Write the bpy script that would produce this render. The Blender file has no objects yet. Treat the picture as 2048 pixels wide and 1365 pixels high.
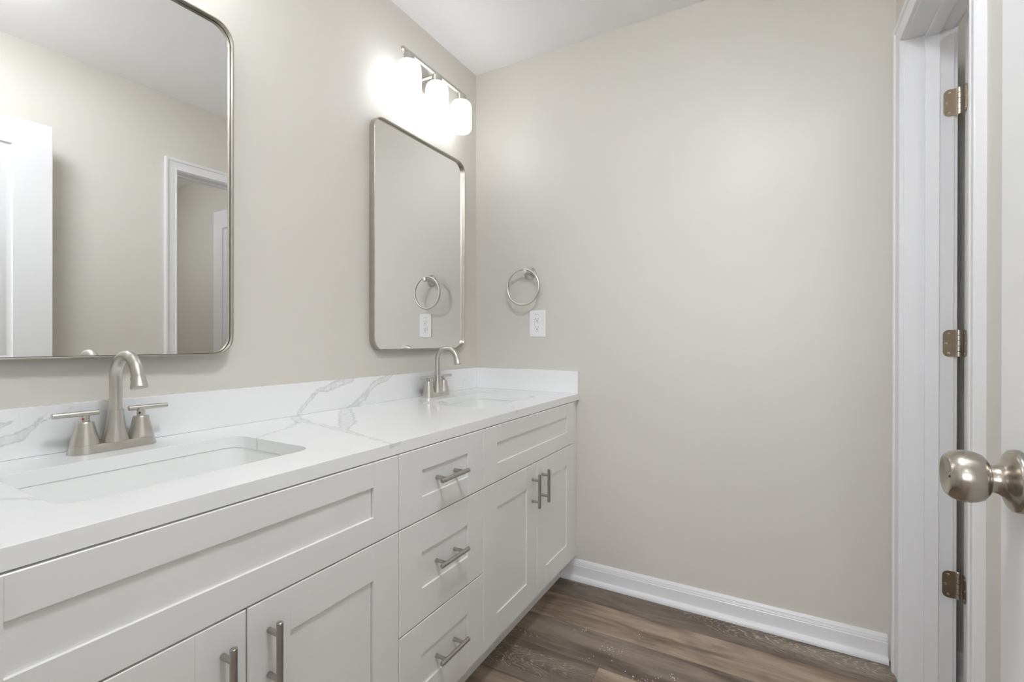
import bpy, bmesh, math, random
from mathutils import Vector, Matrix
random.seed(7)
PI = math.pi
SC = bpy.context.scene
COL = SC.collection

# ------------------------------------------------------------------ camera
CAM_H = 1.0831
YAW, PITCH, ROLL, FPX = 0.51094, -0.00115, 0.00178, 940.21
cam_d = bpy.data.cameras.new('camera')
cam = bpy.data.objects.new('camera', cam_d)
COL.objects.link(cam)
SC.camera = cam
cam_d.sensor_fit = 'HORIZONTAL'
cam_d.sensor_width = 36.0
cam_d.lens = FPX / 2048 * 36.0
cam_d.clip_start = 0.02
cam_d.clip_end = 60
_f = Vector((-math.sin(YAW), math.cos(YAW), 0)); _r = Vector((math.cos(YAW), math.sin(YAW), 0)); _u = Vector((0, 0, 1))
_f2 = _f * math.cos(PITCH) + _u * math.sin(PITCH); _u2 = _u * math.cos(PITCH) - _f * math.sin(PITCH)
_r3 = _r * math.cos(ROLL) + _u2 * math.sin(ROLL); _u3 = _u2 * math.cos(ROLL) - _r * math.sin(ROLL)
cam.matrix_world = Matrix((
    (_r3.x, _u3.x, -_f2.x, 0.0),
    (_r3.y, _u3.y, -_f2.y, 0.0),
    (_r3.z, _u3.z, -_f2.z, CAM_H),
    (0, 0, 0, 1)))

# ------------------------------------------------------------------ world, lights, exposure
world = bpy.data.worlds.new('sky')
SC.world = world
world.use_nodes = True
bgn = world.node_tree.nodes['Background']
bgn.inputs[0].default_value = (0.90, 0.955, 1.0, 1)
WORLD_STRENGTH = 7.0
bgn.inputs[1].default_value = WORLD_STRENGTH
SHADE_EMIT = 5.2
HALL_FILL = 12.0  # unseen lamp added in the hall
SIDE_FILL = 32.0  # added to light the small room, no fixture seen
BATH_FILL = 68.0  # overhead fill from an added, unseen bathroom lamp
SC.view_settings.view_transform = 'Standard'
SC.view_settings.look = 'None'
SC.view_settings.gamma = 1.0
SC.view_settings.exposure = 0.0
SC.cycles.max_bounces = 14
SC.cycles.diffuse_bounces = 10
SC.cycles.glossy_bounces = 6
SC.cycles.sample_clamp_indirect = 8.0
SC.cycles.caustics_reflective = False
SC.cycles.caustics_refractive = False

# main dimensions
XL, YE, H = -1.341, 2.0107, 2.44          # left wall, end wall, ceiling
XR, XR2 = 0.351, 0.469                    # right wall faces
YN = 0.0                                  # wall with the entrance, room side
O0, O1, OZ = 1.290, 1.893, 2.030          # doorway in the right wall
ZC, CT = 0.8438, 0.028                    # countertop
XCF = -0.7735                             # countertop front edge

# ------------------------------------------------------------------ node helpers
def srgb(r, g, b):
    def c(v):
        v /= 255.0
        return v / 12.92 if v <= 0.04045 else ((v + 0.055) / 1.055) ** 2.4
    return (c(r), c(g), c(b), 1)

def mat(name, color, rough=0.5, metal=0.0, spec=0.5, coat=0.0):
    m = bpy.data.materials.new(name); m.use_nodes = True
    b = m.node_tree.nodes['Principled BSDF']
    b.inputs['Base Color'].default_value = color
    b.inputs['Roughness'].default_value = rough
    b.inputs['Metallic'].default_value = metal
    b.inputs['Specular IOR Level'].default_value = spec
    b.inputs['Coat Weight'].default_value = coat
    return m

class NT:
    def __init__(s, m): s.t = m.node_tree; s.b = s.t.nodes.get('Principled BSDF')
    def n(s, ty, **kw):
        o = s.t.nodes.new(ty)
        for k, v in kw.items(): setattr(o, k, v)
        return o
    def put(s, sock, v):
        if isinstance(v, bpy.types.NodeSocket): s.t.links.new(v, sock)
        else: sock.default_value = v
    def m(s, op, a, b=0.0, c=None, clamp=False):
        o = s.n('ShaderNodeMath', operation=op); o.use_clamp = clamp
        s.put(o.inputs[0], a); s.put(o.inputs[1], b)
        if c is not None: s.put(o.inputs[2], c)
        return o.outputs[0]
    def v(s, op, a, b=(0, 0, 0), scale=None):
        o = s.n('ShaderNodeVectorMath', operation=op)
        s.put(o.inputs[0], a); s.put(o.inputs[1], b)
        if scale is not None: s.put(o.inputs['Scale'], scale)
        return o.outputs['Value'] if op in ('DOT_PRODUCT', 'LENGTH', 'DISTANCE') else o.outputs['Vector']
    def pos(s): return s.n('ShaderNodeNewGeometry').outputs['Position']
    def noise(s, vec, scale, detail=2.0, rough=0.5, dist=0.0):
        o = s.n('ShaderNodeTexNoise'); s.put(o.inputs['Vector'], vec)
        o.inputs['Scale'].default_value = scale; o.inputs['Detail'].default_value = detail
        o.inputs['Roughness'].default_value = rough; o.inputs['Distortion'].default_value = dist
        return o
    def mix(s, f, a, b):
        o = s.n('ShaderNodeMix', data_type='RGBA')
        s.put(o.inputs[0], f); s.put(o.inputs[6], a); s.put(o.inputs[7], b)
        return o.outputs[2]
    def ramp(s, f, stops):
        o = s.n('ShaderNodeMapRange', interpolation_type='SMOOTHSTEP')
        s.put(o.inputs[0], f)
        for i, vv in enumerate(stops): o.inputs[i + 1].default_value = vv
        return o.outputs[0]
    def bump(s, h, strength, dist=0.001):
        o = s.n('ShaderNodeBump'); o.inputs['Strength'].default_value = strength
        o.inputs['Distance'].default_value = dist; s.put(o.inputs['Height'], h)
        s.t.links.new(o.outputs[0], s.b.inputs['Normal'])

# ------------------------------------------------------------------ materials
def wall_paint():
    m = mat('beige eggshell wall paint', srgb(211, 208, 203), 0.40, 0, 0.5)
    t = NT(m); p = t.pos()
    nz = t.noise(p, 260, 3, 0.6)
    t.bump(nz.outputs[0], 0.12, 0.0006)
    big = t.noise(p, 1.3, 2)
    t.put(t.b.inputs['Base Color'], t.mix(big.outputs[0], srgb(210, 206, 199), srgb(214, 210, 203)))
    return m
M_WALL = wall_paint()
M_CEIL = mat('flat white ceiling paint', srgb(246, 246, 247), 0.8)
_t = NT(M_CEIL); _t.bump(_t.noise(_t.pos(), 150, 3).outputs[0], 0.1, 0.0008)
M_TRIM = mat('semi gloss white trim paint', srgb(230, 230, 232), 0.28, 0, 0.5)
_t = NT(M_TRIM); _t.bump(_t.noise(_t.pos(), 60, 2).outputs[0], 0.05, 0.0006)
M_DOOR = mat('white door paint', srgb(231, 231, 232), 0.38, 0, 0.45)
_t = NT(M_DOOR); _t.bump(_t.noise(_t.pos(), 180, 3).outputs[0], 0.06, 0.0005)
M_CAB = mat('satin white cabinet lacquer', srgb(230, 230, 228), 0.33, 0, 0.45)
_t = NT(M_CAB); _t.bump(_t.noise(_t.pos(), 90, 2).outputs[0], 0.03, 0.0004)
M_PORC = mat('white glazed porcelain', srgb(238, 239, 238), 0.08, 0, 0.5)
M_PLAST = mat('white outlet plastic', srgb(240, 240, 242), 0.25, 0, 0.5)
M_DARK = mat('dark slot', srgb(38, 36, 34), 0.6)
M_RED = mat('red hot dot', srgb(190, 40, 50), 0.4)
M_CRUMB = mat('white plaster crumbs', srgb(225, 218, 208), 0.8)
M_GREYMARK = mat('grey printed mark', srgb(120, 120, 122), 0.6)

def brushed(name, c1, c2, rough, axis):
    m = mat(name, c1, rough, 1.0)
    t = NT(m)
    tc = t.n('ShaderNodeTexCoord').outputs['Object']
    sc = {'x': (6, 500, 500), 'y': (500, 6, 500), 'z': (500, 500, 6), 'r': (6, 6, 40)}[axis]
    v = t.v('MULTIPLY', tc, sc)
    nz = t.noise(v, 1.0, 3, 0.6)
    t.put(t.b.inputs['Base Color'], t.mix(nz.outputs[0], c1, c2))
    t.put(t.b.inputs['Roughness'], t.m('MULTIPLY_ADD', nz.outputs[0], 0.05, rough - 0.025))
    return m
M_NICKEL = brushed('brushed nickel', srgb(196, 193, 187), srgb(212, 209, 203), 0.31, 'r')
M_PULL = brushed('brushed steel pull', srgb(165, 162, 158), srgb(188, 185, 180), 0.3, 'r')
M_FRAME = brushed('brushed nickel mirror frame', srgb(178, 173, 163), srgb(196, 191, 181), 0.3, 'r')
M_HINGE = brushed('satin nickel hinge', srgb(176, 160, 142), srgb(190, 174, 156), 0.32, 'r')
M_PIN = mat('bright hinge knuckle', srgb(214, 208, 196), 0.25, 1.0)
M_KNOB = brushed('satin nickel knob', srgb(168, 161, 151), srgb(184, 177, 167), 0.24, 'r')
M_MIRROR = mat('silvered mirror glass', (0.93, 0.935, 0.93, 1), 0.0, 1.0)
M_BACK = mat('grey mirror backing', srgb(70, 68, 64), 0.7)

def shade_glass():
    m = mat('lit frosted white glass', srgb(245, 246, 248), 0.35)
    b = m.node_tree.nodes['Principled BSDF']
    b.inputs['Emission Color'].default_value = (0.925, 0.96, 1.0, 1)
    b.inputs['Emission Strength'].default_value = SHADE_EMIT
    return m
M_SHADE = shade_glass()
def fill_mat(name, s):
    m = mat(name, (0.9, 0.9, 0.9, 1), 0.4)
    b = m.node_tree.nodes['Principled BSDF']
    b.inputs['Emission Color'].default_value = (0.925, 0.96, 1.0, 1)
    b.inputs['Emission Strength'].default_value = s
    return m

def quartz():
    m = mat('white quartz with grey veins', srgb(238, 239, 240), 0.16, 0, 0.5)
    t = NT(m); p = t.pos()
    w1 = t.noise(p, 22, 4, 0.6)
    w2 = t.noise(p, 7, 2, 0.5)
    off = t.v('ADD', t.v('SCALE', t.v('SUBTRACT', w1.outputs['Color'], (.5, .5, .5)), scale=0.026),
              t.v('SCALE', t.v('SUBTRACT', w2.outputs['Color'], (.5, .5, .5)), scale=0.035))
    q = t.v('ADD', p, off)
    S = XL + 0.02
    lines = [
        # (point list, half width list)
        ([(S, .955, .835), (S, .998, .888), (S, 1.045, .920), (S, 1.110, .934), (S, 1.19, .945)], [.006, .007, .008, .017, .012]),
        ([(S, 1.17, .836), (S, 1.245, .882), (S, 1.285, .910), (S, 1.385, .948)], [.012, .012, .013, .009]),
        ([(S, 1.840, .82), (S, 1.865, .872), (S, 1.912, .915)], [.0022, .0022, .0018]),
        ([(S, .27, .862), (S, .335, .885), (S, .365, .915), (S, .392, .95)], [.010, .009, .006, .004]),
        ([(S, .20, .870), (S, .29, .900), (S, .345, .935)], [.012, .009, .004]),
        ([(S, .375, .918), (S, .42, .946)], [.0035, .0035]),
        ([(-1.31, .95, ZC), (-1.20, .905, ZC)], [.016, .020]),
        ([(-1.20, .905, ZC), (-1.15, .79, ZC), (-1.10, .70, ZC), (-1.10, .696, .815)], [.010, .005, .0045, .004]),
        ([(-1.20, .905, ZC), (-1.12, .895, ZC), (-1.0, .863, ZC), (-.86, .838, ZC), (-.772, .818, ZC)], [.012, .010, .013, .007, .005]),
        ([(-1.30, 1.14, ZC), (-1.17, 1.03, ZC), (-1.08, .96, ZC), (-1.0, .865, ZC)], [.018, .024, .027, .015]),
        ([(-.9, .30, ZC), (-1.01, .235, ZC), (-1.1, .1, ZC)], [.006, .007, .006]),
        ([(XCF, .812, .840), (XCF, .845, .8415)], [.0055, .004]),
        ([(XCF, 1.417, .839), (XCF, 1.427, .840)], [.007, .005]),
        ([(-.86, 1.50, ZC), (-.78, 1.42, ZC)], [.003, .003]),
        ([(-1.19, 1.47, ZC), (-1.185, 1.56, .82)], [.008, .009]),
        ([(-1.195, 1.50, .835), (-1.195, 1.56, .835)], [.009, .009]),
        ([(XCF, .428, .838), (XCF, .432, .828), (XCF, .445, .822)], [.002, .0015, .0012]),
    ]
    best = None
    for pts, ws in lines:
        for i in range(len(pts) - 1):
            a = Vector(pts[i]); b = Vector(pts[i + 1]); d = b - a; L2 = d.length_squared
            pa = t.v('SUBTRACT', q, tuple(a))
            tt = t.m('DIVIDE', t.v('DOT_PRODUCT', pa, tuple(d)), L2, clamp=True)
            proj = t.v('SCALE', tuple(d), scale=tt)
            ds = t.v('DISTANCE', pa, proj)
            wd = t.m('MULTIPLY_ADD', tt, ws[i + 1] - ws[i], ws[i])
            rr = t.m('DIVIDE', ds, wd)
            best = rr if best is None else t.m('MINIMUM', best, rr)
    edge = t.ramp(best, (0.75, 1.15, 1, 0))
    core = t.ramp(t.m('ABSOLUTE', t.m('SUBTRACT', best, 0.8)), (0.0, 0.28, 1, 0))
    fine = t.noise(q, 70, 4, 0.7)
    patch = t.ramp(fine.outputs[0], (0.35, 0.62, 0.25, 1.0))
    a = t.m('MULTIPLY', edge, t.m('MULTIPLY', patch, 0.24))
    a2 = t.m('MULTIPLY', core, 0.20)
    amt = t.m('ADD', a, a2, clamp=True)
    faint = t.noise(p, 5, 3)
    base = t.mix(faint.outputs[0], srgb(236, 238, 238), srgb(241, 241, 242))
    t.put(t.b.inputs['Base Color'], t.mix(amt, base, srgb(150, 152, 152)))
    return m
M_QUARTZ = quartz()

PW, PL, PY0 = 0.178, 1.80, 1.855
def planks():
    m = mat('brown oak vinyl planks', srgb(120, 102, 88), 0.42, 0, 0.4)
    t = NT(m); p = t.pos()
    sep = t.n('ShaderNodeSeparateXYZ'); t.put(sep.inputs[0], p)
    x, y = sep.outputs[0], sep.outputs[1]
    r = t.m('DIVIDE', t.m('SUBTRACT', y, PY0), PW)
    row = t.m('FLOOR', r); fy = t.m('FRACT', r)
    offx = t.m('MULTIPLY', t.m('FRACT', t.m('ADD', t.m('MULTIPLY', row, t.m('MULTIPLY_ADD', row, JA, JB)), 100.0 + ROWC)), PL)
    cx = t.m('DIVIDE', t.m('SUBTRACT', x, offx), PL)
    col = t.m('FLOOR', cx); fx = t.m('FRACT', cx)
    tone = t.m('FRACT', t.m('ADD', t.m('MULTIPLY_ADD', row, TA, 100.0 + TC), t.m('MULTIPLY', col, TB)))
    seed = t.m('ADD', t.m('MULTIPLY', row, 7.31), t.m('MULTIPLY', col, 3.77))
    comb = t.n('ShaderNodeCombineXYZ')
    t.put(comb.inputs[0], x); t.put(comb.inputs[1], y); t.put(comb.inputs[2], seed)
    vec = comb.outputs[0]
    # long soft streaks
    s1 = t.noise(t.v('MULTIPLY', vec, (2.2, 14, 1)), 1.0, 5, 0.62, 0.6)
    s2 = t.noise(t.v('MULTIPLY', vec, (9, 150, 1)), 1.0, 4, 0.7)
    blot = t.noise(t.v('MULTIPLY', vec, (3.0, 9.0, 1)), 1.0, 3, 0.55)
    darkc = t.mix(t.ramp(s1.outputs[0], (.3, .7, 0, 1)), srgb(84, 72, 63), srgb(132, 120, 108))
    lightc = t.mix(t.ramp(s1.outputs[0], (.3, .7, 0, 1)), srgb(112, 92, 75), srgb(172, 153, 134))
    c = t.mix(t.ramp(tone, (0.2, 0.85, 0, 1)), darkc, lightc)
    c = t.mix(t.ramp(blot.outputs[0], (0.5, 0.72, 0.0, 0.7)), c, srgb(88, 74, 64))
    c = t.mix(t.ramp(s2.outputs[0], (0.42, 0.25, 0.0, 0.6)), c, srgb(84, 70, 60))
    c = t.mix(t.ramp(s2.outputs[0], (0.56, 0.75, 0.0, 0.35)), c, srgb(190, 175, 160))
    # cathedral grain lines, whitened pores
    yc = t.m('SUBTRACT', fy, 0.5)
    wob = t.noise(t.v('MULTIPLY', vec, (5, 22, 1)), 1.0, 3, 0.5)
    wob2 = t.noise(t.v('MULTIPLY', vec, (60, 60, 1)), 1.0, 2, 0.5)
    g = t.m('ADD', t.m('MULTIPLY', x, 26.0), t.m('MULTIPLY', t.m('MULTIPLY', yc, yc), -46.0))
    g = t.m('ADD', g, t.m('MULTIPLY', wob.outputs[0], 9.0))
    g = t.m('ADD', g, t.m('MULTIPLY', wob2.outputs[0], 0.9))
    wv = t.m('FRACT', g)
    line = t.ramp(t.m('ABSOLUTE', t.m('SUBTRACT', wv, 0.5)), (0.06, 0.17, 1, 0))
    mid = t.ramp(t.m('ABSOLUTE', yc), (0.26, 0.42, 1, 0))
    msk = t.noise(t.v('MULTIPLY', vec, (2.2, 5.5, 1)), 1.0, 2)
    mask = t.ramp(msk.outputs[0], (0.44, 0.58, 0, 1))
    pores = t.ramp(t.noise(t.v('MULTIPLY', vec, (45, 200, 1)), 1.0, 2).outputs[0], (0.38, 0.6, 0.15, 1))
    dk = t.ramp(tone, (0.35, 0.6, 1.0, 0.0))
    ga = t.m('MULTIPLY', t.m('MULTIPLY', line, mask), t.m('MULTIPLY', t.m('MULTIPLY', dk, mid), pores))
    c = t.mix(t.m('MULTIPLY', ga, 0.75), c, srgb(196, 182, 166))
    # joints
    jy = t.m('MINIMUM', fy, t.m('SUBTRACT', 1.0, fy))
    jx = t.m('MINIMUM', fx, t.m('SUBTRACT', 1.0, fx))
    j = t.m('MINIMUM', t.m('MULTIPLY', jy, PW), t.m('MULTIPLY', jx, PL))
    ja = t.ramp(j, (0.0004, 0.0014, 0.6, 0))
    c = t.mix(ja, c, srgb(60, 50, 43))
    t.put(t.b.inputs['Base Color'], c)
    t.put(t.b.inputs['Roughness'], t.m('MULTIPLY_ADD', s2.outputs[0], 0.15, 0.36))
    t.bump(s2.outputs[0], 0.25, 0.0006)
    return m
# joint / tone constants chosen so the planks near the end wall alternate as seen
def _pick():
    fr = lambda v: v - math.floor(v)
    rnd = random.Random(5)
    while True:
        ja, jb = rnd.random(), rnd.random()
        rowc = fr(-0.508 / PL - (9 * ja - 3 * jb))
        off = lambda r: fr(r * (r * ja + jb) + 100 + rowc) * PL
        if all(0.36 < (off(r) - 0.0) % PL < 0.93 for r in (0, -1, -2)) and 0.25 < (off(-4) % PL) < 0.9: break
    best = None
    def colof(r, x): return math.floor((x - off(r)) / PL)
    for k in range(60000):
        a, b, c = rnd.random(), rnd.random(), rnd.random()
        T = lambda r, x: fr(r * a + 100 + c + colof(r, x) * b)
        e = 0
        for r, x, v in ((0, -.5, .15), (-1, -.5, .8), (-2, -.5, .5), (-3, -.7, .15), (-3, -.3, .9), (-4, -.6, .65)):
            e += (T(r, x) - v) ** 2
        if best is None or e < best[0]: best = (e, a, b, c)
    return ja, jb, rowc, best[1], best[2], best[3]
JA, JB, ROWC, TA, TB, TC = _pick()
M_FLOOR = planks()

# ------------------------------------------------------------------ mesh helpers
def rrect(w, d, r, n=6, cx=0.0, cy=0.0):
    """rounded rectangle outline, counter-clockwise, in the plane"""
    pts = []
    r = min(r, w / 2 - 1e-5, d / 2 - 1e-5)
    for (sx, sy, a0) in ((1, 1, 0), (-1, 1, PI / 2), (-1, -1, PI), (1, -1, 3 * PI / 2)):
        for i in range(n + 1):
            a = a0 + PI / 2 * i / n
            pts.append((cx + sx * (w / 2 - r) + r * math.cos(a), cy + sy * (d / 2 - r) + r * math.sin(a)))
    return pts

class MB:
    def __init__(s): s.bm = bmesh.new()
    def _add(s, vs, fs):
        bv = [s.bm.verts.new(v) for v in vs]
        for f in fs:
            try: s.bm.faces.new([bv[i] for i in f])
            except ValueError: pass
        return s
    def box(s, x0, x1, y0, y1, z0, z1, bev=0.0, seg=2):
        t = bmesh.new()
        bmesh.ops.create_cube(t, size=1.0)
        for v in t.verts:
            v.co = Vector(((x0 + x1) / 2 + v.co.x * (x1 - x0), (y0 + y1) / 2 + v.co.y * (y1 - y0), (z0 + z1) / 2 + v.co.z * (z1 - z0)))
        if bev > 0: bmesh.ops.bevel(t, geom=t.edges[:], offset=bev, segments=seg, profile=0.5, affect='EDGES')
        s._merge(t); return s
    def _merge(s, t):
        me = bpy.data.meshes.new('tmp'); t.to_mesh(me); t.free(); s.bm.from_mesh(me); bpy.data.meshes.remove(me)
    def loft(s, loops, cap0=True, cap1=True, closed=True):
        n = len(loops[0]); vs = [p for L in loops for p in L]; fs = []
        for k in range(len(loops) - 1):
            for i in range(n if closed else n - 1):
                j = (i + 1) % n
                fs.append((k * n + i, k * n + j, (k + 1) * n + j, (k + 1) * n + i))
        if cap0: fs.append(tuple(range(n - 1, -1, -1)))
        if cap1: fs.append(tuple((len(loops) - 1) * n + i for i in range(n)))
        return s._add(vs, fs)
    def tube(s, pts, r, seg=16, cap=True):
        pts = [Vector(p) for p in pts]
        rs = r if isinstance(r, (list, tuple)) else [r] * len(pts)
        loops = []; nrm = None
        for i, p in enumerate(pts):
            a = pts[max(i - 1, 0)]; b = pts[min(i + 1, len(pts) - 1)]
            d = (b - a).normalized()
            if nrm is None:
                nrm = d.orthogonal().normalized()
            nrm = (nrm - d * nrm.dot(d)).normalized()
            bn = d.cross(nrm)
            loops.append([tuple(p + nrm * rs[i] * math.cos(2 * PI * k / seg) + bn * rs[i] * math.sin(2 * PI * k / seg)) for k in range(seg)])
        return s.loft(loops, cap, cap)
    def lathe(s, prof, c, axis=(0, 0, 1), seg=32, cap0=True, cap1=True):
        ax = Vector(axis).normalized(); n = ax.orthogonal().normalized(); b = ax.cross(n); c = Vector(c)
        loops = [[tuple(c + ax * h + n * max(r, 1e-5) * math.cos(2 * PI * k / seg) + b * max(r, 1e-5) * math.sin(2 * PI * k / seg)) for k in range(seg)] for r, h in prof]
        return s.loft(loops, cap0, cap1)
    def build(s, name, m, parent=None, smooth=40, loc=None, mats=None):
        bmesh.ops.remove_doubles(s.bm, verts=s.bm.verts[:], dist=1e-6)
        bmesh.ops.recalc_face_normals(s.bm, faces=s.bm.faces[:])
        if smooth:
            lim = math.radians(smooth)
            for f in s.bm.faces: f.smooth = True
            for e in s.bm.edges:
                e.smooth = len(e.link_faces) == 2 and e.calc_face_angle(0.0) < lim
        # bring into the parent's (or own origin's) frame
        o = Vector((0, 0, 0))
        if parent is not None:
            w = parent.get('_base'); o = Vector(w) if w is not None else Vector((0, 0, 0))
        elif loc is not None: o = Vector(loc)
        bmesh.ops.translate(s.bm, vec=-o, verts=s.bm.verts[:])
        me = bpy.data.meshes.new(name); s.bm.to_mesh(me); s.bm.free()
        me.materials.append(m)
        WNF = smooth
        for extra in (mats or []): me.materials.append(extra)
        ob = bpy.data.objects.new(name, me); COL.objects.link(ob)
        if WNF:
            wn = ob.modifiers.new('weighted_normal', 'WEIGHTED_NORMAL'); wn.keep_sharp = True; wn.weight = 60
        if parent is not None:
            ob.parent = parent; BASES[ob.name] = tuple(o)
            ob['_base'] = tuple(o)
        elif loc is not None:
            ob.location = loc
        return ob
BASES = {}

def tag(o, label=None, cat=None, group=None, kind=None):
    if label: o['label'] = label
    if cat: o['category'] = cat
    if group: o['group'] = group
    if kind: o['kind'] = kind
    return o
def thing(name, label, cat, loc, group=None, kind=None):
    o = bpy.data.objects.new(name, None); COL.objects.link(o)
    o.empty_display_size = 0.05
    o.location = loc; o['_base'] = tuple(loc)
    return tag(o, label, cat, group, kind)
def copy_tree(o, parent=None):
    c = o.copy(); COL.objects.link(c)
    if parent is not None: c.parent = parent
    for ch in [k for k in bpy.data.objects if k.parent == o]: copy_tree(ch, c)
    return c
def struct(name, mb, m, label, cat, smooth=0, loc=None):
    return tag(mb.build(name, m, None, smooth, loc), label, cat, None, 'structure')

# ------------------------------------------------------------------ room shell
W = 0.11
struct('floor', MB().box(-2.1, 2.35, -3.1, YE + 0.1, -0.05, 0.0), M_FLOOR, 'brown oak-look vinyl plank floor', 'floor')
struct('ceiling', MB().box(-2.1, 2.35, -3.1, YE + 0.1, H, H + 0.05), M_CEIL, 'flat white ceiling above the vanity', 'ceiling')
struct('wall_left', MB().box(XL - W, XL, -0.12, YE + W, 0, H), M_WALL, 'beige wall behind the two mirrors and vanity', 'wall')
struct('wall_back', MB().box(XL, 2.25, YE, YE + W, 0, H), M_WALL, 'beige end wall with towel ring and outlet', 'wall')
g = 0.012
struct('wall_right', MB().box(XR, XR2, -0.12, O0 - g, 0, H).box(XR, XR2, O1 + g, YE, 0, H).box(XR, XR2, O0 - g, O1 + g, OZ + g, H),
       M_WALL, 'beige right wall holding the narrow doorway', 'wall')
# entrance wall (the camera stands in this doorway)
EX0, EX1, EZ = -0.50, 0.262, 2.045
struct('wall_front', MB().box(XL, EX0 - g, -0.12, YN, 0, H).box(EX1 + g, XR, -0.12, YN, 0, H).box(EX0 - g, EX1 + g, -0.12, YN, EZ + g, H),
       M_WALL, 'beige wall around the entrance doorway beside the camera', 'wall')
# hallway behind the camera, with a window opening added in its far wall to let daylight in
struct('wall_hall_left', MB().box(-2.1, -2.0, -3.1, -0.12, 0, H), M_WALL, 'beige hall wall left of the entrance', 'wall')
struct('wall_hall_right', MB().box(1.6, 1.7, -3.1, -0.12, 0, H), M_WALL, 'beige hall wall right of the entrance', 'wall')
struct('wall_hall_front', MB().box(-2.0, XL - W, -0.22, -0.12, 0, H).box(XR2, 1.6, -0.22, -0.12, 0, H), M_WALL, 'beige hall wall beside the bathroom', 'wall')
struct('wall_hall_back', MB().box(-2.0, 1.6, -3.1, -3.0, 0, 0.7).box(-2.0, 1.6, -3.1, -3.0, 2.25, H).box(-2.0, -1.5, -3.1, -3.0, 0.7, 2.25).box(1.2, 1.6, -3.1, -3.0, 0.7, 2.25),
       M_WALL, 'beige hall wall around the added window behind the camera', 'wall')
wf = MB()
for a in (-1.5, -0.63, 0.27, 1.16): wf.box(a, a + 0.04, -3.08, -3.02, 0.7, 2.25)
for z in (0.7, 1.46, 2.21): wf.box(-1.5, 1.2, -3.08, -3.02, z, z + 0.04)
struct('added_window_1', wf, M_TRIM, 'added white window frame in the hall behind the camera, out of view', 'window')
# small room beyond the doorway
struct('wall_closet_front', MB().box(XR2, 2.25, 0.40, 0.50, 0, H), M_WALL, 'beige near wall of the small room beyond the doorway', 'wall')
struct('wall_closet_right', MB().box(2.25, 2.35, 0.40, YE + W, 0, H), M_WALL, 'beige far wall of the small room beyond the doorway', 'wall')

# casing swept up, across and down; ax = 'x' plane wall (opening along y) or 'y' plane wall
CPROF = [(0, 0), (0, .0095), (.0025, .0110), (.007, .0110), (.010, .0095), (.022, .0105), (.036, .0120), (.043, .0125), (.0455, .0165), (.050, .0185), (.057, .0185), (.060, .0165), (.060, 0)]
def casing(name, plane, sgn, a0, a1, zt, axis, label):
    mb = MB(); loops = []
    for (u, v) in CPROF:
        row = []
        for (q, z) in ((a0 - u, 0.0), (a0 - u, zt + u), (a1 + u, zt + u), (a1 + u, 0.0)):
            row.append((plane + sgn * v, q, z) if axis == 'x' else (q, plane + sgn * v, z))
        loops.append(row)
    mb.loft(loops, False, False, closed=False)
    # close the two feet
    mb._add([l[0] for l in loops], [tuple(range(len(loops)))])
    mb._add([l[3] for l in loops], [tuple(range(len(loops)))])
    return struct(name, mb, M_TRIM, label, 'door casing', smooth=25)
casing('trim_1', XR, -1, O0 - .005, O1 + .005, OZ + .005, 'x', 'white moulded casing around the narrow doorway, bathroom side')
casing('trim_2', XR2, 1, O0 - .005, O1 + .005, OZ + .005, 'x', 'white moulded casing around the narrow doorway, far side')
def jamb(name, label, axis, a0, a1, zt, p0, p1, s0, s1):
    mb = MB(); T = g
    def bx(q0, q1, r0, r1, z0, z1, b=.0008):
        if axis == 'x': mb.box(r0, r1, q0, q1, z0, z1, b)
        else: mb.box(q0, q1, r0, r1, z0, z1, b)
    bx(a0 - T, a0, p0, p1, 0, zt); bx(a1, a1 + T, p0, p1, 0, zt); bx(a0 - T, a1 + T, p0, p1, zt, zt + T)
    bx(a0, a0 + .010, s0, s1, 0, zt, .002); bx(a1 - .010, a1, s0, s1, 0, zt, .002); bx(a0 + .01, a1 - .01, s0, s1, zt - .010, zt, .002)
    return struct(name, mb, M_TRIM, label, 'door jamb', smooth=30)
jamb('trim_3', 'white jamb and door stop lining the narrow doorway', 'x', O0, O1, OZ, XR, XR2 + .001, .4005, .4345)
jamb('trim_4', 'white jamb lining the entrance doorway by the camera', 'y', EX0, EX1, EZ, -0.12, YN + .001, -.080, -.045)
casing('trim_5', YN, 1, EX0 - .005, EX1 + .005, EZ + .005, 'y', 'white casing around the entrance doorway, bathroom side')

# baseboards: profile with cap moulding and quarter-round shoe
BPROF = [(0, 0), (.028, 0), (.028, .006), (.0265, .012), (.0225, .017), (.017, .0195), (.0125, .020), (.0125, .0640), (.0105, .0665), (.0110, .0700), (.0085, .0770), (.0085, .0805), (.0065, .0835), (.0045, .0890), (0, .0897)]
def base_run(name, a, b, nrm, label):
    a = Vector(a); b = Vector(b); n = Vector(nrm)
    loops = [[tuple(p + n * u + Vector((0, 0, z))) for (u, z) in BPROF] for p in (a, b)]
    return struct(name, MB().loft(loops), M_TRIM, label, 'baseboard', smooth=25)
base_run('baseboard_back', (-0.859, YE, 0), (XR - .0185, YE, 0), (0, -1, 0), 'white baseboard with shoe moulding along the end wall')
base_run('baseboard_right', (XR, YN + .03, 0), (XR, O0 - .066, 0), (-1, 0, 0), 'white baseboard along the right wall behind the open door')
base_run('baseboard_closet', (XR2 + .02, YE, 0), (2.25, YE, 0), (0, -1, 0), 'white baseboard in the small room beyond the doorway')

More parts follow.
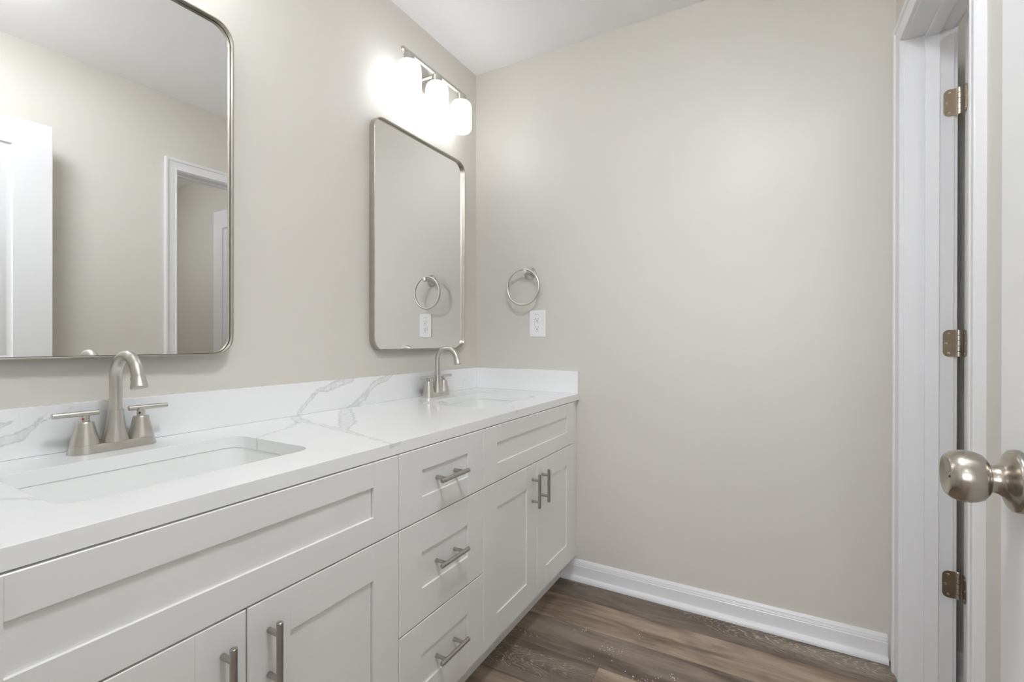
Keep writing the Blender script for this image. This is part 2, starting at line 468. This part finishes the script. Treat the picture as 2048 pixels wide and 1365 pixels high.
# ------------------------------------------------------------------ doors
def panel_door(name, label, org, uax, nax, width, height, z0, thick, panels):
    """org = hinge-side corner on the visible face, uax = along width, nax = visible face normal"""
    root = thing(name, label, 'door', (org[0], org[1], z0), None, 'structure')
    O = Vector((org[0], org[1], 0)); U = Vector(uax); N = Vector(nax)
    def P(u, z, d): return tuple(O + U * u + N * d + Vector((0, 0, z)))
    mb = MB()
    us = [0]; 
    b = 0.0015
    for side in (0, 1):
        base = 0 if side == 0 else -thick
        sg = 1 if side == 0 else -1
        # face plate split into strips around panels
        u0, u1 = panels[0][0], panels[0][1]
        zs = [z0 + b]
        for (_, _, pz0, pz1) in panels: zs += [pz0, pz1]
        zs.append(z0 + height - b)
        def quad(a0, a1, c0, c1):
            mb._add([P(a0, c0, base), P(a1, c0, base), P(a1, c1, base), P(a0, c1, base)], [(0, 1, 2, 3)])
        for i in range(len(zs) - 1):
            quad(b, u0, zs[i], zs[i + 1]); quad(u1, width - b, zs[i], zs[i + 1])
            if i % 2 == 0: quad(u0, u1, zs[i], zs[i + 1])
        for (pu0, pu1, pz0, pz1) in panels:
            rings = []
            for (ins, dep) in ((0, 0), (.004, .0045), (.009, .0065), (.016, .0075), (.020, .0075), (.024, .0055), (.036, .0025), (.042, .0020)):
                d = base - sg * dep
                rings.append([P(pu0 + ins, pz0 + ins, d), P(pu1 - ins, pz0 + ins, d), P(pu1 - ins, pz1 - ins, d), P(pu0 + ins, pz1 - ins, d)])
            mb.loft(rings, False, True)
    # edges with a small arris
    o1 = [(b, z0 + b), (width - b, z0 + b), (width - b, z0 + height - b), (b, z0 + height - b)]
    o2 = [(0, z0), (width, z0), (width, z0 + height), (0, z0 + height)]
    mb.loft([[P(u, z, 0) for u, z in o1], [P(u, z, -b) for u, z in o2], [P(u, z, -thick + b) for u, z in o2], [P(u, z, -thick) for u, z in o1]], False, False)
    mb.build('door_panel', M_DOOR, root, 30)
    return root, P
# door_1: hinged on the far jamb, standing open into the small room
d1w = 0.597
door1, P1 = panel_door('door_1', 'white panelled door standing open beyond the narrow doorway', (0.4895, 1.848), (.99889, -.0471, 0), (-.0471, -.99889, 0), d1w, 2.018, 0.010, 0.035,
                       [(.115, d1w - .115, .22, .85), (.115, d1w - .115, 1.0, 1.90)])
# door_2: the entrance door, open against the right wall
d2w = 0.722
door2, P2 = panel_door('door_2', 'white panelled entrance door with round knob, open along the right wall', (0.226, 0.024), (0, 1, 0), (-1, 0, 0), d2w, 2.030, 0.010, 0.035,
                       [(.125, d2w - .125, .22, .85), (.125, d2w - .125, 1.0, 1.925)])

KZ = 0.9345
def knob(parent, c, ax, label):
    """c = point on the door face, ax = outward axis"""
    ros = MB().lathe([(.0330, 0), (.0330, .0040), (.0325, .0060), (.0300, .0080), (.0240, .0105), (.0185, .0135), (.0155, .0175), (.0145, .0215), (.0143, .0260)], c, ax, 48)
    k = ros.build('rosette', M_KNOB, parent, 50)
    kb = MB().lathe([(.0140, .0215), (.0143, .0250), (.0200, .0262), (.0245, .0300), (.0270, .0355), (.0282, .0410), (.0283, .0455), (.0275, .0505), (.0255, .0555),
                     (.0225, .0590), (.0215, .0600), (.0200, .0602), (.0165, .0585), (.0120, .0572), (.006, .0566), (.0002, .0565)], c, ax, 56)
    kk = kb.build('door_knob', M_KNOB, parent, 60)
    a = Vector(ax); cc = Vector(c) + a * 0.0565
    MB().lathe([(.0035, 0), (.0035, .0012), (.0028, .0016), (.0001, .0016)], cc, ax, 16).build('lock_button', M_KNOB, kk, 40)
knob(door2, (0.226, 0.697, KZ), (-1, 0, 0), '')
MB().lathe([(.0330, 0), (.0330, .004), (.0240, .0105), (.0155, .0175), (.0143, .0260), (.0200, .0262), (.0270, .0355), (.0283, .0455), (.0255, .0555), (.0200, .0600), (.0002, .0600)],
           (0.261, 0.697, KZ), (1, 0, 0), 40).build('door_knob', M_KNOB, door2, 50)
MB().box(0.2325, 0.2545, 0.7458, 0.7472, KZ - .028, KZ + .028, .0004).build('latch_plate', M_KNOB, door2, 30)
knob(door1, P1(d1w - .058, KZ, 0), (-.0471, -.99889, 0), '')

def hinge(parent, zc):
    # leaf let into the jamb (faces -y), knuckle, leaf on the door's edge (faces -x)
    hh, r = 0.0405, 0.015
    y = O1 - 0.0006
    def leaf(w0, w1, f):
        pts = []
        for k in range(9):
            a = PI / 2 + PI / 2 * k / 8; pts.append((w0 + r + r * math.cos(a), zc + hh - r + r * math.sin(a)))
        for k in range(9):
            a = PI + PI / 2 * k / 8; pts.append((w0 + r + r * math.cos(a), zc - hh + r + r * math.sin(a)))
        pts += [(w1, zc - hh), (w1, zc + hh)]
        return [f(p, 0) for p in pts], [f(p, 1) for p in pts]
    a, b = leaf(0.4445, 0.4745, lambda p, k: (p[0], y - 0.0014 * (1 - k), p[1]))
    h = MB().loft([b, a]).build('hinge', M_HINGE, parent, 30)
    # door leaf on the hinge edge of the door: u runs towards the camera
    def fdoor(p, k): return (0.4893 - 0.0014 * k, 1.8815 - (0.4745 - p[0]) * 0.92, p[1])
    a, b = leaf(0.4445, 0.4745, fdoor)
    MB().loft([a, b]).build('hinge_leaf', M_HINGE, h, 30)
    kn = MB(); px, py, kr = 0.4800, 1.8880, 0.0052
    n = 5; seg = 2 * hh / n
    for i in range(n):
        z0 = zc - hh + i * seg
        kn.lathe([(kr - .0008, z0 + .0002), (kr, z0 + .0008), (kr, z0 + seg - .0008), (kr - .0008, z0 + seg - .0002)], (px, py, 0), (0, 0, 1), 20)
    kn.lathe([(kr - .001, zc + hh), (kr + .0002, zc + hh + .0006), (kr - .001, zc + hh + .0022), (.0005, zc + hh + .003)], (px, py, 0), (0, 0, 1), 20)
    kn.build('knuckle', M_PIN, h, 40)
    for (sx, sz) in ((0.4585, 0.030), (0.4525, 0.0), (0.4585, -0.030)):
        s = MB().lathe([(.0036, 0), (.0036, .0003), (.0030, .0007), (.0012, .0004), (.0002, .0003)], (sx, y - .0014, zc + sz), (0, -1, 0), 16)
        sc = s.build('screw', M_PIN, h, 30)
    for (sy, sz) in ((1.866, 0.030), (1.860, 0.0), (1.866, -0.030)):
        MB().lathe([(.0034, 0), (.0034, .0003), (.0028, .0008), (.0002, .0005)], (0.4879, sy, zc + sz), (-1, 0, 0), 16).build('screw', M_PIN, h, 30)
for zc in (1.806, 1.077, 0.346): hinge(door1, zc)

# ------------------------------------------------------------------ cabinets
KX = 0.7715 / 0.767
def Y(v): return v * KX
def Z(v): return CAM_H - (CAM_H - v) * KX
XF = -0.7715                 # face of the doors and drawers
XB = -0.7895                 # face of the cabinet frames
ZT = ZC - CT                 # cabinet tops
ZB = 0.108
def shaker(name, y0, y1, z0, z1, parent, ry=(.0805, .0805), rz=(.078, .054), m=None):
    """front slab with recessed centre; ry = stile widths, rz = rail widths (bottom, top)"""
    mb = MB(); c = .0012; d = .0045; sl = .0008
    def L(a0, a1, b0, b1, x): return [(x, a0, b0), (x, a1, b0), (x, a1, b1), (x, a0, b1)]
    i0, i1, j0, j1 = y0 + ry[0], y1 - ry[1], z0 + rz[0], z1 - rz[1]
    mb.loft([L(y0, y1, z0, z1, XB + .0005), L(y0, y1, z0, z1, XF - c), L(y0 + c, y1 - c, z0 + c, z1 - c, XF)], True, False)
    # stiles run full height, rails butt against them with a hairline joint
    ya, yb, za, zb, v = y0 + c, y1 - c, z0 + c, z1 - c, .0004
    def q(a0, a1, b0, b1, xa=XF, xb=XF): mb._add([(xa, a0, b0), (xb, a1, b0), (xb, a1, b1), (xa, a0, b1)], [(0, 1, 2, 3)])
    q(ya, i0, za, zb); q(i1, yb, za, zb)
    for (b0, b1) in ((za, j0), (j1, zb)):
        q(i0, i0 + v, b0, b1, XF, XF - .0007); q(i0 + v, i0 + 2 * v, b0, b1, XF - .0007, XF)
        q(i0 + 2 * v, i1 - 2 * v, b0, b1)
        q(i1 - 2 * v, i1 - v, b0, b1, XF, XF - .0007); q(i1 - v, i1, b0, b1, XF - .0007, XF)
    mb.loft([L(i0, i1, j0, j1, XF), L(i0 + .0004, i1 - .0004, j0 + sl, j1 - sl, XF - d)], False, False)
    # deep slot added beside one stile so the recess edge reads as shaded
    gq = .0040; gd = .0085
    a0, a1, b0, b1 = i0 + .0004, i1 - .0004, j0 + sl, j1 - sl
    x0, x1 = XF - d, XF - d - gd
    mb._add([(x0, a0, b0), (x0, a1 - gq, b0), (x1, a1 - gq, b0), (x1, a1, b0), (x0, a1, b0),
             (x0, a0, b1), (x0, a1 - gq, b1), (x1, a1 - gq, b1), (x1, a1, b1), (x0, a1, b1)],
            [(k, k + 1, k + 6, k + 5) for k in range(4)] + [(1, 2, 3, 4), (6, 7, 8, 9)])
    return mb.build(name, M_CAB, parent, 20)
def pull(parent, yc, zc, vertical=True, L=0.122, cc=0.078):
    """bar pull: bar and two posts"""
    r = 0.0058; off = 0.030
    x = XF + off
    if vertical: a, b = (x, yc, zc - L / 2), (x, yc, zc + L / 2)
    else: a, b = (x, yc - L / 2, zc), (x, yc + L / 2, zc)
    A, B = Vector(a), Vector(b); d = (B - A).normalized()
    h = MB().tube([A, A + d * .0008, B - d * .0008, B], [r - .0008, r, r, r - .0008], 20).build('handle', M_PULL, parent, 40)
    for s in (-1, 1):
        q = Vector((0, yc, zc)) + d * (s * cc / 2)
        x0 = XF - (0.0045 if not vertical else 0.0)
        MB().tube([(x0, q.y, q.z), (x - .003, q.y, q.z)], 0.0048, 16).build('handle_post', M_PULL, h, 40)
def carcass(root, y0, y1, face_parts):
    t = .016
    # open box: sides, bottom, back, top rails; face frame edges
    b = MB()
    b.box(XL + .003, XB - .001, y0, y0 + t, ZB, ZT).box(XL + .003, XB - .001, y1 - t, y1, ZB, ZT)
    b.box(XL + .003, XB - .001, y0 + t, y1 - t, ZB, ZB + t).box(XL + .003, XL + .012, y0 + t, y1 - t, ZB + t, ZT)
    b.build('cabinet_body', M_CAB, root, 0)
    f = MB()
    f.box(XB - .018, XB, y0, y0 + .035, ZB, ZT).box(XB - .018, XB, y1 - .035, y1, ZB, ZT)
    f.box(XB - .018, XB, y0 + .035, y1 - .035, ZB, ZB + .04).box(XB - .018, XB, y0 + .035, y1 - .035, ZT - .03, ZT)
    for z in face_parts: f.box(XB - .018, XB, y0 + .035, y1 - .035, z - .02, z + .02)
    f.build('face_frame', M_CAB, root, 0)
    MB().box(-0.872, -0.858, y0, y1, 0, ZB).build('toe_kick', M_CAB, root, 0)
    for a in (y0 + .01, y1 - .026): MB().box(XL + .02, -0.873, a, a + .016, 0, ZB).build('plinth', M_CAB, root, 0)

GP = .0012
def sink_base(y0, y1, label):
    root = thing('sink_base_cabinet', label, 'cabinet', (XB, (y0 + y1) / 2, 0), 'white shaker vanity cabinets under the countertop')
    carcass(root, y0 + .0004, y1 - .0004, [Z(.636)])
    shaker('false_front', y0 + GP, y1 - GP, Z(.6375), Z(.8143), root, (.0795, .0795), (Z(.6935) - Z(.6375), Z(.8143) - Z(.7605)))
    ym = (y0 + y1) / 2
    for (a, b, s) in ((y0 + GP, ym - GP, 1), (ym + GP, y1 - GP, -1)):
        d = shaker('cabinet_door', a, b, Z(.139), Z(.6343), root, (.0795, .0795), (.079, .079))
        yp = (b - .0195) if s == 1 else (a + .0195)
        pull(d, ym - .0395 if s == 1 else ym + .0395, Z(.5405))
    return root
yA, yB, yC, yD = Y(.1035), Y(.8305), Y(1.194), Y(1.925)
sink_base(yA, yB, 'white shaker sink cabinet nearest the camera, under the left basin')
sink_base(yC, yD, 'white shaker sink cabinet next to the end wall, under the far basin')
dr = thing('drawer_cabinet', 'white three-drawer cabinet between the two sink cabinets', 'cabinet', (XB, (yB + yC) / 2, 0), 'white shaker vanity cabinets under the countertop')
carcass(dr, yB + .0004, yC - .0004, [Z(.636), Z(.382)])
for (z0, z1, zp) in ((Z(.6375), Z(.8143), None), (Z(.3835), Z(.6343), None), (Z(.139), Z(.3803), None)):
    rz = {0: (Z(.692) - Z(.6375), Z(.8143) - Z(.7598))}.get(0) if z0 > .6 else (.080, .080)
    d = shaker('drawer', yB + GP, yC - GP, z0, z1, dr, (.081, .081), rz)
    pull(d, (yB + yC) / 2 + .001, (z0 + rz[0] + z1 - rz[1]) / 2, vertical=False)
fl = thing('cabinet_filler', 'narrow white filler strip between far sink cabinet and end wall', 'filler strip', (XB, (yD + YE) / 2, 0))
MB().box(XB - .018, XB, yD + .0003, YE - .0005, ZB, ZT, .0006).build('strip', M_CAB, fl, 30)
MB().box(-0.872, -0.858, yD + .0003, YE - .028, 0, ZB).build('toe_kick', M_CAB, fl, 0)
fl2 = thing('cabinet_filler', 'white filler strip at the near end of the vanity by the camera', 'filler strip', (XB, .05, 0))
MB().box(XB - .018, XB, .0005, yA - .0003, ZB, ZT, .0006).build('strip', M_CAB, fl2, 30)
MB().box(-0.872, -0.858, .0005, yA - .0003, 0, ZB).build('toe_kick', M_CAB, fl2, 0)

# ------------------------------------------------------------------ countertop with two sink cut-outs
SK = dict(w=0.291, l=0.424, r=0.038)     # x size, y size, corner radius
SINKS = [(-1.0385, 0.482), (-1.0385, 1.599)]
def counter():
    bm = bmesh.new()
    edges = []
    def loop(pts):
        vs = [bm.verts.new((x, y, ZC)) for x, y in pts]
        for i in range(len(vs)): edges.append(bm.edges.new((vs[i], vs[(i + 1) % len(vs)])))
    loop([(XL + .0005, YN + .0005), (XCF, YN + .0005), (XCF, YE - .0005), (XL + .0005, YE - .0005)])
    for (cx, cy) in SINKS: loop(rrect(SK['w'], SK['l'], SK['r'], 10, cx, cy))
    bmesh.ops.triangle_fill(bm, use_beauty=True, use_dissolve=False, edges=edges)
    ext = bmesh.ops.extrude_face_region(bm, geom=bm.faces[:])
    vs = [v for v in ext['geom'] if isinstance(v, bmesh.types.BMVert)]
    bmesh.ops.translate(bm, vec=(0, 0, -CT), verts=vs)
    bmesh.ops.recalc_face_normals(bm, faces=bm.faces[:])
    es = [e for e in bm.edges if len(e.link_faces) == 2 and e.calc_face_angle(0) > math.radians(50) and abs(e.verts[0].co.z - ZC) < 1e-6 and abs(e.verts[1].co.z - ZC) < 1e-6]
    bmesh.ops.bevel(bm, geom=es, offset=.0014, segments=2, profile=.5, affect='EDGES')
    mb = MB(); mb.bm.free(); mb.bm = bm
    return mb
tag(counter().build('countertop', M_QUARTZ, None, 30), 'white quartz countertop with grey veins and two sink cut-outs', 'countertop')
SPZ = 0.9455
tag(MB().box(XL + .0005, XL + .0205, YN + .001, YE - .0005, ZC + .0003, SPZ, .0012).build('backsplash', M_QUARTZ, None, 30),
    'long white quartz backsplash along the mirror wall', 'backsplash')
tag(MB().box(XL + .0210, XCF - .002, YE - .0205, YE - .0005, ZC + .0003, SPZ, .0012).build('side_splash', M_QUARTZ, None, 30),
    'short white quartz side splash on the end wall', 'backsplash')

def sink(cx, cy, label):
    root = thing('sink', label, 'sink', (cx, cy, ZC - CT - .14), 'undermount sinks in the quartz countertop')
    zt = ZC - CT - .0008
    w, l, r = SK['w'] + .004, SK['l'] + .004, SK['r'] + .002
    mb = MB(); loops = []
    def ring(dw, z, rr): return [(x, y, z) for x, y in rrect(w + dw, l + dw, rr, 10, cx, cy)]
    loops.append(ring(.040, zt - .014, r + .02))
    loops.append(ring(.040, zt, r + .02))
    loops.append(ring(.001, zt, r)); loops.append(ring(-.001, zt - .002, r))
    loops.append(ring(-.006, zt - .05, r)); loops.append(ring(-.012, zt - .085, r))
    for k in range(1, 9):
        a = PI / 2 * k / 8; R_ = .036
        loops.append(ring(-.012 - 2 * R_ * (1 - math.cos(a)), zt - .085 - R_ * math.sin(a), max(r - R_ * (1 - math.cos(a)) * .6, .015)))
    loops.append(ring(-.17, zt - .125, .03))
    loops.append([(cx + (x - cx) * .1, cy + (y - cy) * .07, zt - .129) for x, y, z in ring(-.17, 0, .03)])
    mb.loft(loops, False, True)
    # underside shell
    lo = [ring(.040, zt - .014, r + .02), ring(.016, zt - .016, r + .008), ring(.010, zt - .09, r), ring(-.03, zt - .14, .04)]
    mb.loft(lo, False, True)
    mb.build('basin', M_PORC, root, 50)
    MB().lathe([(.0220, 0), (.0220, .002), (.019, .003), (.015, .002), (.014, .005), (.0002, .006)], (cx, cy, zt - .1285), (0, 0, 1), 28).build('drain', M_NICKEL, root, 40)
    return root
sink(*SINKS[0], 'white rectangular undermount sink nearest the camera')
s2 = copy_tree([o for o in bpy.data.objects if o.name == 'sink'][0])
s2.location = (SINKS[1][0], SINKS[1][1], ZC - CT - .14)
s2['label'] = 'white rectangular undermount sink beside the end wall'

# ------------------------------------------------------------------ faucets
def faucet(x, y):
    root = thing('faucet', 'brushed nickel two-handle faucet behind the near sink', 'faucet', (x, y, ZC), 'brushed nickel centerset faucets')
    z0 = ZC + .0002
    def st(w, d, z): return [(px, py, z) for px, py in rrect(d, w, d / 2, 12, x, y)]
    MB().loft([st(.158, .056, z0), st(.1575, .0555, z0 + .002), st(.152, .050, z0 + .015), st(.150, .048, z0 + .0175), st(.146, .044, z0 + .0185)]).build('base_plate', M_NICKEL, root, 40)
    zb = z0 + .018
    # riser skirt and gooseneck
    sk = MB().lathe([(.0235, zb), (.0222, zb + .006), (.0190, zb + .022), (.0160, zb + .042), (.0143, zb + .058), (.0137, zb + .0675), (.0128, zb + .0680), (.0118, zb + .0680)], (x + .008, y, 0), (0, 0, 1), 40)
    sp = sk.build('spout_base', M_NICKEL, root, 40)
    R_ = .0505; xr = x + .008; zc = ZC + .1545
    pts = [(xr, y, zb + .06), (xr, y, zb + .10), (xr, y, zc - .012)]
    for k in range(21):
        a = PI - (PI * 0.93) * k / 20
        pts.append((xr + R_ + R_ * math.cos(a), y, zc + R_ * math.sin(a)))
    pts.append((pts[-1][0] + (pts[-1][0] - pts[-2][0]), y, pts[-1][2] + (pts[-1][2] - pts[-2][2])))
    tu = MB().tube(pts, .0116, 28).build('spout', M_NICKEL, root, 50)
    e = Vector(pts[-1]); d = (Vector(pts[-1]) - Vector(pts[-2])).normalized()
    MB().lathe([(.0118, -.003), (.0132, -.0025), (.0134, .000), (.0132, .004), (.0150, .0150), (.0160, .0190), (.0155, .0202), (.0125, .0200), (.011, .0170), (.0002, .0165)], e, d, 32).build('aerator', M_NICKEL, tu, 40)
    for s in (-1, 1):
        cy = y + s * .0505
        h = MB().lathe([(.0255, zb), (.0248, zb + .004), (.0215, zb + .016), (.0180, zb + .031), (.0155, zb + .043), (.0148, zb + .0460), (.0138, zb + .0472), (.0002, zb + .0474)], (x, cy, 0), (0, 0, 1), 36).build('handle_base', M_NICKEL, root, 40)
        MB().lathe([(.0080, zb + .046), (.0080, zb + .0660)], (x, cy, 0), (0, 0, 1), 24).build('stem', M_NICKEL, h, 40)
        zl = zb + .0655
        a = Vector((x - .004 * s, cy - s * .0225, zl)); b = Vector((x + .002, cy + s * .0530, zl))
        dd = (b - a).normalized()
        MB().tube([a, a + dd * .0006, b - dd * .0008, b], [.0050, .0056, .0056, .0048], 20).build('lever', M_NICKEL, h, 40)
        MB().lathe([(.0022, 0), (.0022, .0008), (.0002, .0009)], (x + .0062, cy - .0050, zb + .0540), (.78, -.62, 0), 12).build('set_screw', M_RED if s == -1 else M_DARK, h, 30)
    MB().box(x + .0256, x + .0264, y - .010, y + .014, z0 + .0085, z0 + .0105, .0001).build('logo', M_FRAME, root, 0)
    return root
fx = -1.274
f1 = faucet(fx, 0.476)
f2 = copy_tree(f1)
f2.location = (fx, 1.606, ZC)
f2['label'] = 'brushed nickel two-handle faucet behind the far sink'
for o in bpy.data.objects:
    if o.name.startswith('set_screw') and o.parent and o.parent.parent == f2 and o.data.materials[0] == M_RED:
        o.data = o.data.copy(); o.data.materials[0] = M_DARK

# ------------------------------------------------------------------ mirrors
MZ0, MZ1, MW = 1.0435, 1.9395, 0.590
def mirror():
    yc = 0.0
    root = thing('mirror', '', 'mirror', (XL, yc, MZ0), 'rounded rectangular mirrors over the vanity')
    D = .0265; gd = .0132; t = .0034; hgt = MZ1 - MZ0; zc = (MZ0 + MZ1) / 2; r = .050
    def L(ins, d): return [(XL + .0008 + d, yy, zz) for yy, zz in rrect(MW - 2 * ins, hgt - 2 * ins, r - ins, 12, yc, zc)]
    MB().loft([L(0, 0), L(0, D - .0006), L(.0006, D), L(t - .0006, D), L(t, D - .0006), L(t, .004), L(t, 0), L(0, 0)], False, False).build('frame', M_FRAME, root, 30)
    MB().loft([L(t + .0012, gd - .005), L(t + .0012, gd)]).build('mirror_glass', M_MIRROR, root, 20)
    MB().loft([L(t - .0002, .001), L(t - .0002, gd - .006)]).build('backing', M_BACK, root, 20)
    return root
m2 = mirror()
m2.location = (XL, 1.5815, MZ0)
m2['label'] = 'rounded mirror above the far sink, next to the end wall'
m1 = copy_tree(m2)
m1.location = (XL + .0090, 0.4575, MZ0)
m1.rotation_euler = (0, 0, math.radians(-1.68))
m1['label'] = 'rounded mirror above the near sink, reflecting a white door and doorway'

# ------------------------------------------------------------------ vanity lights
def vanity_light():
    yc = 0.0; xb = -1.250; zb = 2.207
    root = thing('vanity_light', '', 'wall light', (XL, yc, zb), 'three-shade vanity lights')
    MB().lathe([(.060, 0), (.060, .012), (.057, .016), (.050, .0175), (.0002, .018)], (XL + .0005, yc, zb), (1, 0, 0), 48).build('backplate', M_NICKEL, root, 40)
    MB().tube([(XL + .016, yc, zb), (xb, yc, zb)], .0065, 16).build('arm', M_NICKEL, root, 40)
    MB().box(xb - .0065, xb + .0065, yc - .213, yc + .213, zb - .0065, zb + .0065, .0022).build('bar', M_NICKEL, root, 40)
    for k in (-1, 0, 1):
        y = yc + k * .1745
        cap = MB().lathe([(.0195, 0), (.0215, -.0025), (.0215, -.030), (.0225, -.033)], (xb, y, zb - .0063), (0, 0, 1), 32).build('shade_holder', M_NICKEL, root, 40)
        zt = zb - .036
        prof = [(.021, .003), (.024, 0), (.034, -.004), (.042, -.011), (.0465, -.021), (.048, -.033), (.0485, -.110), (.0478, -.121), (.0455, -.129), (.041, -.135), (.033, -.1395), (.020, -.142), (.0002, -.143)]
        sh = MB().lathe(prof, (xb, y, zt), (0, 0, 1), 40, cap0=True).build('shade', M_SHADE, root, 60)
    return root
v2 = vanity_light(); v2.location = (XL, 1.578, 2.207)
v2['label'] = 'brushed nickel light with three lit glass shades above the far mirror'
v1 = copy_tree(v2); v1.location = (XL, 0.468, 2.207)
v1['label'] = 'brushed nickel light with three lit glass shades above the near mirror'

# ------------------------------------------------------------------ towel ring
def towel_ring():
    x, z = -1.0265, 1.4050
    root = thing('towel_ring', 'brushed nickel towel ring on the end wall above the outlet', 'towel ring', (x, YE, z))
    MB().lathe([(.0310, 0), (.0310, .003), (.0285, .007), (.0215, .014), (.0150, .021), (.0115, .027), (.0108, .032)], (x, YE - .0003, z), (0, -1, 0), 40).build('rosette', M_NICKEL, root, 40)
    MB().lathe([(.0072, .028), (.0072, .046), (.0105, .0475), (.0115, .051), (.0115, .060), (.0105, .0635), (.006, .065), (.0002, .0652)], (x, YE, z + .001), (0, -1, 0), 28).build('post', M_NICKEL, root, 40)
    R_ = .0835; yc = YE - .055; pts = []
    mb = MB(); n = 72; k = 14; rt = .0060
    loops = []
    cx, cz = x - .0125, z - .0695
    for i in range(n):
        a = 2 * PI * i / n
        ca, sa = math.cos(a), math.sin(a)
        loops.append([(cx + (R_ + rt * math.cos(2 * PI * j / k)) * ca, yc + rt * math.sin(2 * PI * j / k), cz + (R_ + rt * math.cos(2 * PI * j / k)) * sa) for j in range(k)])
    loops.append(loops[0])
    mb.loft(loops, False, False)
    mb.build('ring', M_NICKEL, root, 60)
towel_ring()

# ------------------------------------------------------------------ outlet
def outlet():
    x, z = -.9872, 1.1635
    root = thing('wall_outlet', 'white double wall outlet on the end wall below the towel ring', 'outlet', (x, YE, z))
    w, h = .083, .1265
    def L(ins, d): return [(px, YE - d, pz) for px, pz in rrect(w - 2 * ins, h - 2 * ins, .003, 4, x, z)]
    MB().loft([L(0, 0), L(0, .0025), L(.0018, .0048), L(.004, .0056)]).build('cover_plate', M_PLAST, root, 30)
    for s in (1, -1):
        zc = z + s * .0195
        pts = []
        for i in range(40):
            a = 2 * PI * i / 40
            pts.append((x + .0155 * math.cos(a), max(-.0125, min(.0125, .0155 * math.sin(a))) + zc))
        rc = MB().loft([[(a, YE - .0050, b) for a, b in pts], [(a, YE - .0070, b) for a, b in pts], [(x + (a - x) * .95, YE - .0074, zc + (b - zc) * .95) for a, b in pts]]).build('receptacle', M_PLAST, root, 30)
        sl = MB()
        sl.box(x - .0072, x - .0056, YE - .0077, YE - .0070, zc - .001, zc + .0075)
        sl.box(x + .0056, x + .0072, YE - .0077, YE - .0070, zc + .000, zc + .0070)
        sl.lathe([(.0026, 0), (.0026, .0005)], (x, YE - .0072, zc - .0068), (0, -1, 0), 16)
        sl.build('slots', M_DARK, rc, 0)
        MB().box(x - .0085, x + .0085, YE - .0059, YE - .0055, zc - .0170, zc - .0160).build('printed_mark', M_GREYMARK, root, 0)
    MB().box(x - .0115, x - .0035, YE - .0060, YE - .0055, z + .0440, z + .0458).box(x + .0020, x + .0075, YE - .0060, YE - .0055, z + .0440, z + .0458).build('printed_mark', M_GREYMARK, root, 0)
    MB().lathe([(.0022, 0), (.0022, .0006), (.0002, .0012)], (x, YE - .0056, z), (0, -1, 0), 14).build('screw', M_PLAST, root, 30)
outlet()

# ------------------------------------------------------------------ fill lamps added outside the frame: bathroom, hall, small room
def fill_lamp(x, y, m, label):
    root = thing('fill_light', label, 'added fill light', (x, y, H))
    MB().lathe([(.17, 0), (.17, -.018), (.16, -.022)], (x, y, H - .0003), (0, 0, 1), 40).build('base', M_NICKEL, root, 40)
    MB().lathe([(.158, 0), (.152, -.025), (.125, -.050), (.08, -.066), (.0002, -.074)], (x, y, H - .021), (0, 0, 1), 40).build('diffuser', m, root, 60)
fill_lamp(-0.2, -1.4, fill_mat('hall fill diffuser', HALL_FILL), 'added round fill light on the hall ceiling behind the camera')
fill_lamp(-0.15, 0.42, fill_mat('bathroom fill diffuser', BATH_FILL), 'added round fill light on the bathroom ceiling, out of view')
fill_lamp(1.45, 1.1, fill_mat('closet fill diffuser', SIDE_FILL), 'added round fill light on the ceiling of the small room, out of view')
# daylight comes in through the added hall window
pl = bpy.data.lights.new('window_portal', 'AREA'); pl.shape = 'RECTANGLE'; pl.size = 2.7; pl.size_y = 1.55
pl.cycles.is_portal = True
po = bpy.data.objects.new('window_portal', pl); COL.objects.link(po)
po.location = (-0.15, -3.05, 1.475); po.rotation_euler = (PI / 2, 0, 0)

# ------------------------------------------------------------------ plaster crumbs on the floor
cr = MB()
for (cx, cy, n, sp) in ((-.62, 1.66, 9, .010), (-.50, 1.60, 26, .018), (-.36, 1.50, 40, .030), (-.30, 1.44, 24, .018), (-.44, 1.74, 8, .010), (-.285, 1.575, 10, .012), (-.18, 1.78, 4, .01), (-.55, 1.50, 5, .02)):
    for _ in range(n):
        x = random.gauss(cx, sp); y = random.gauss(cy, sp); s = random.uniform(.0005, .0013)
        cr.box(x - s, x + s * random.uniform(.5, 1.5), y - s, y + s * random.uniform(.4, 1.2), 0.0, s * .9)
tag(cr.build('plaster_crumbs', M_CRUMB, None, 0), 'scattered white plaster crumbs on the plank floor', 'debris', None, 'stuff')

for o in bpy.data.objects:
    if '_base' in o: del o['_base']
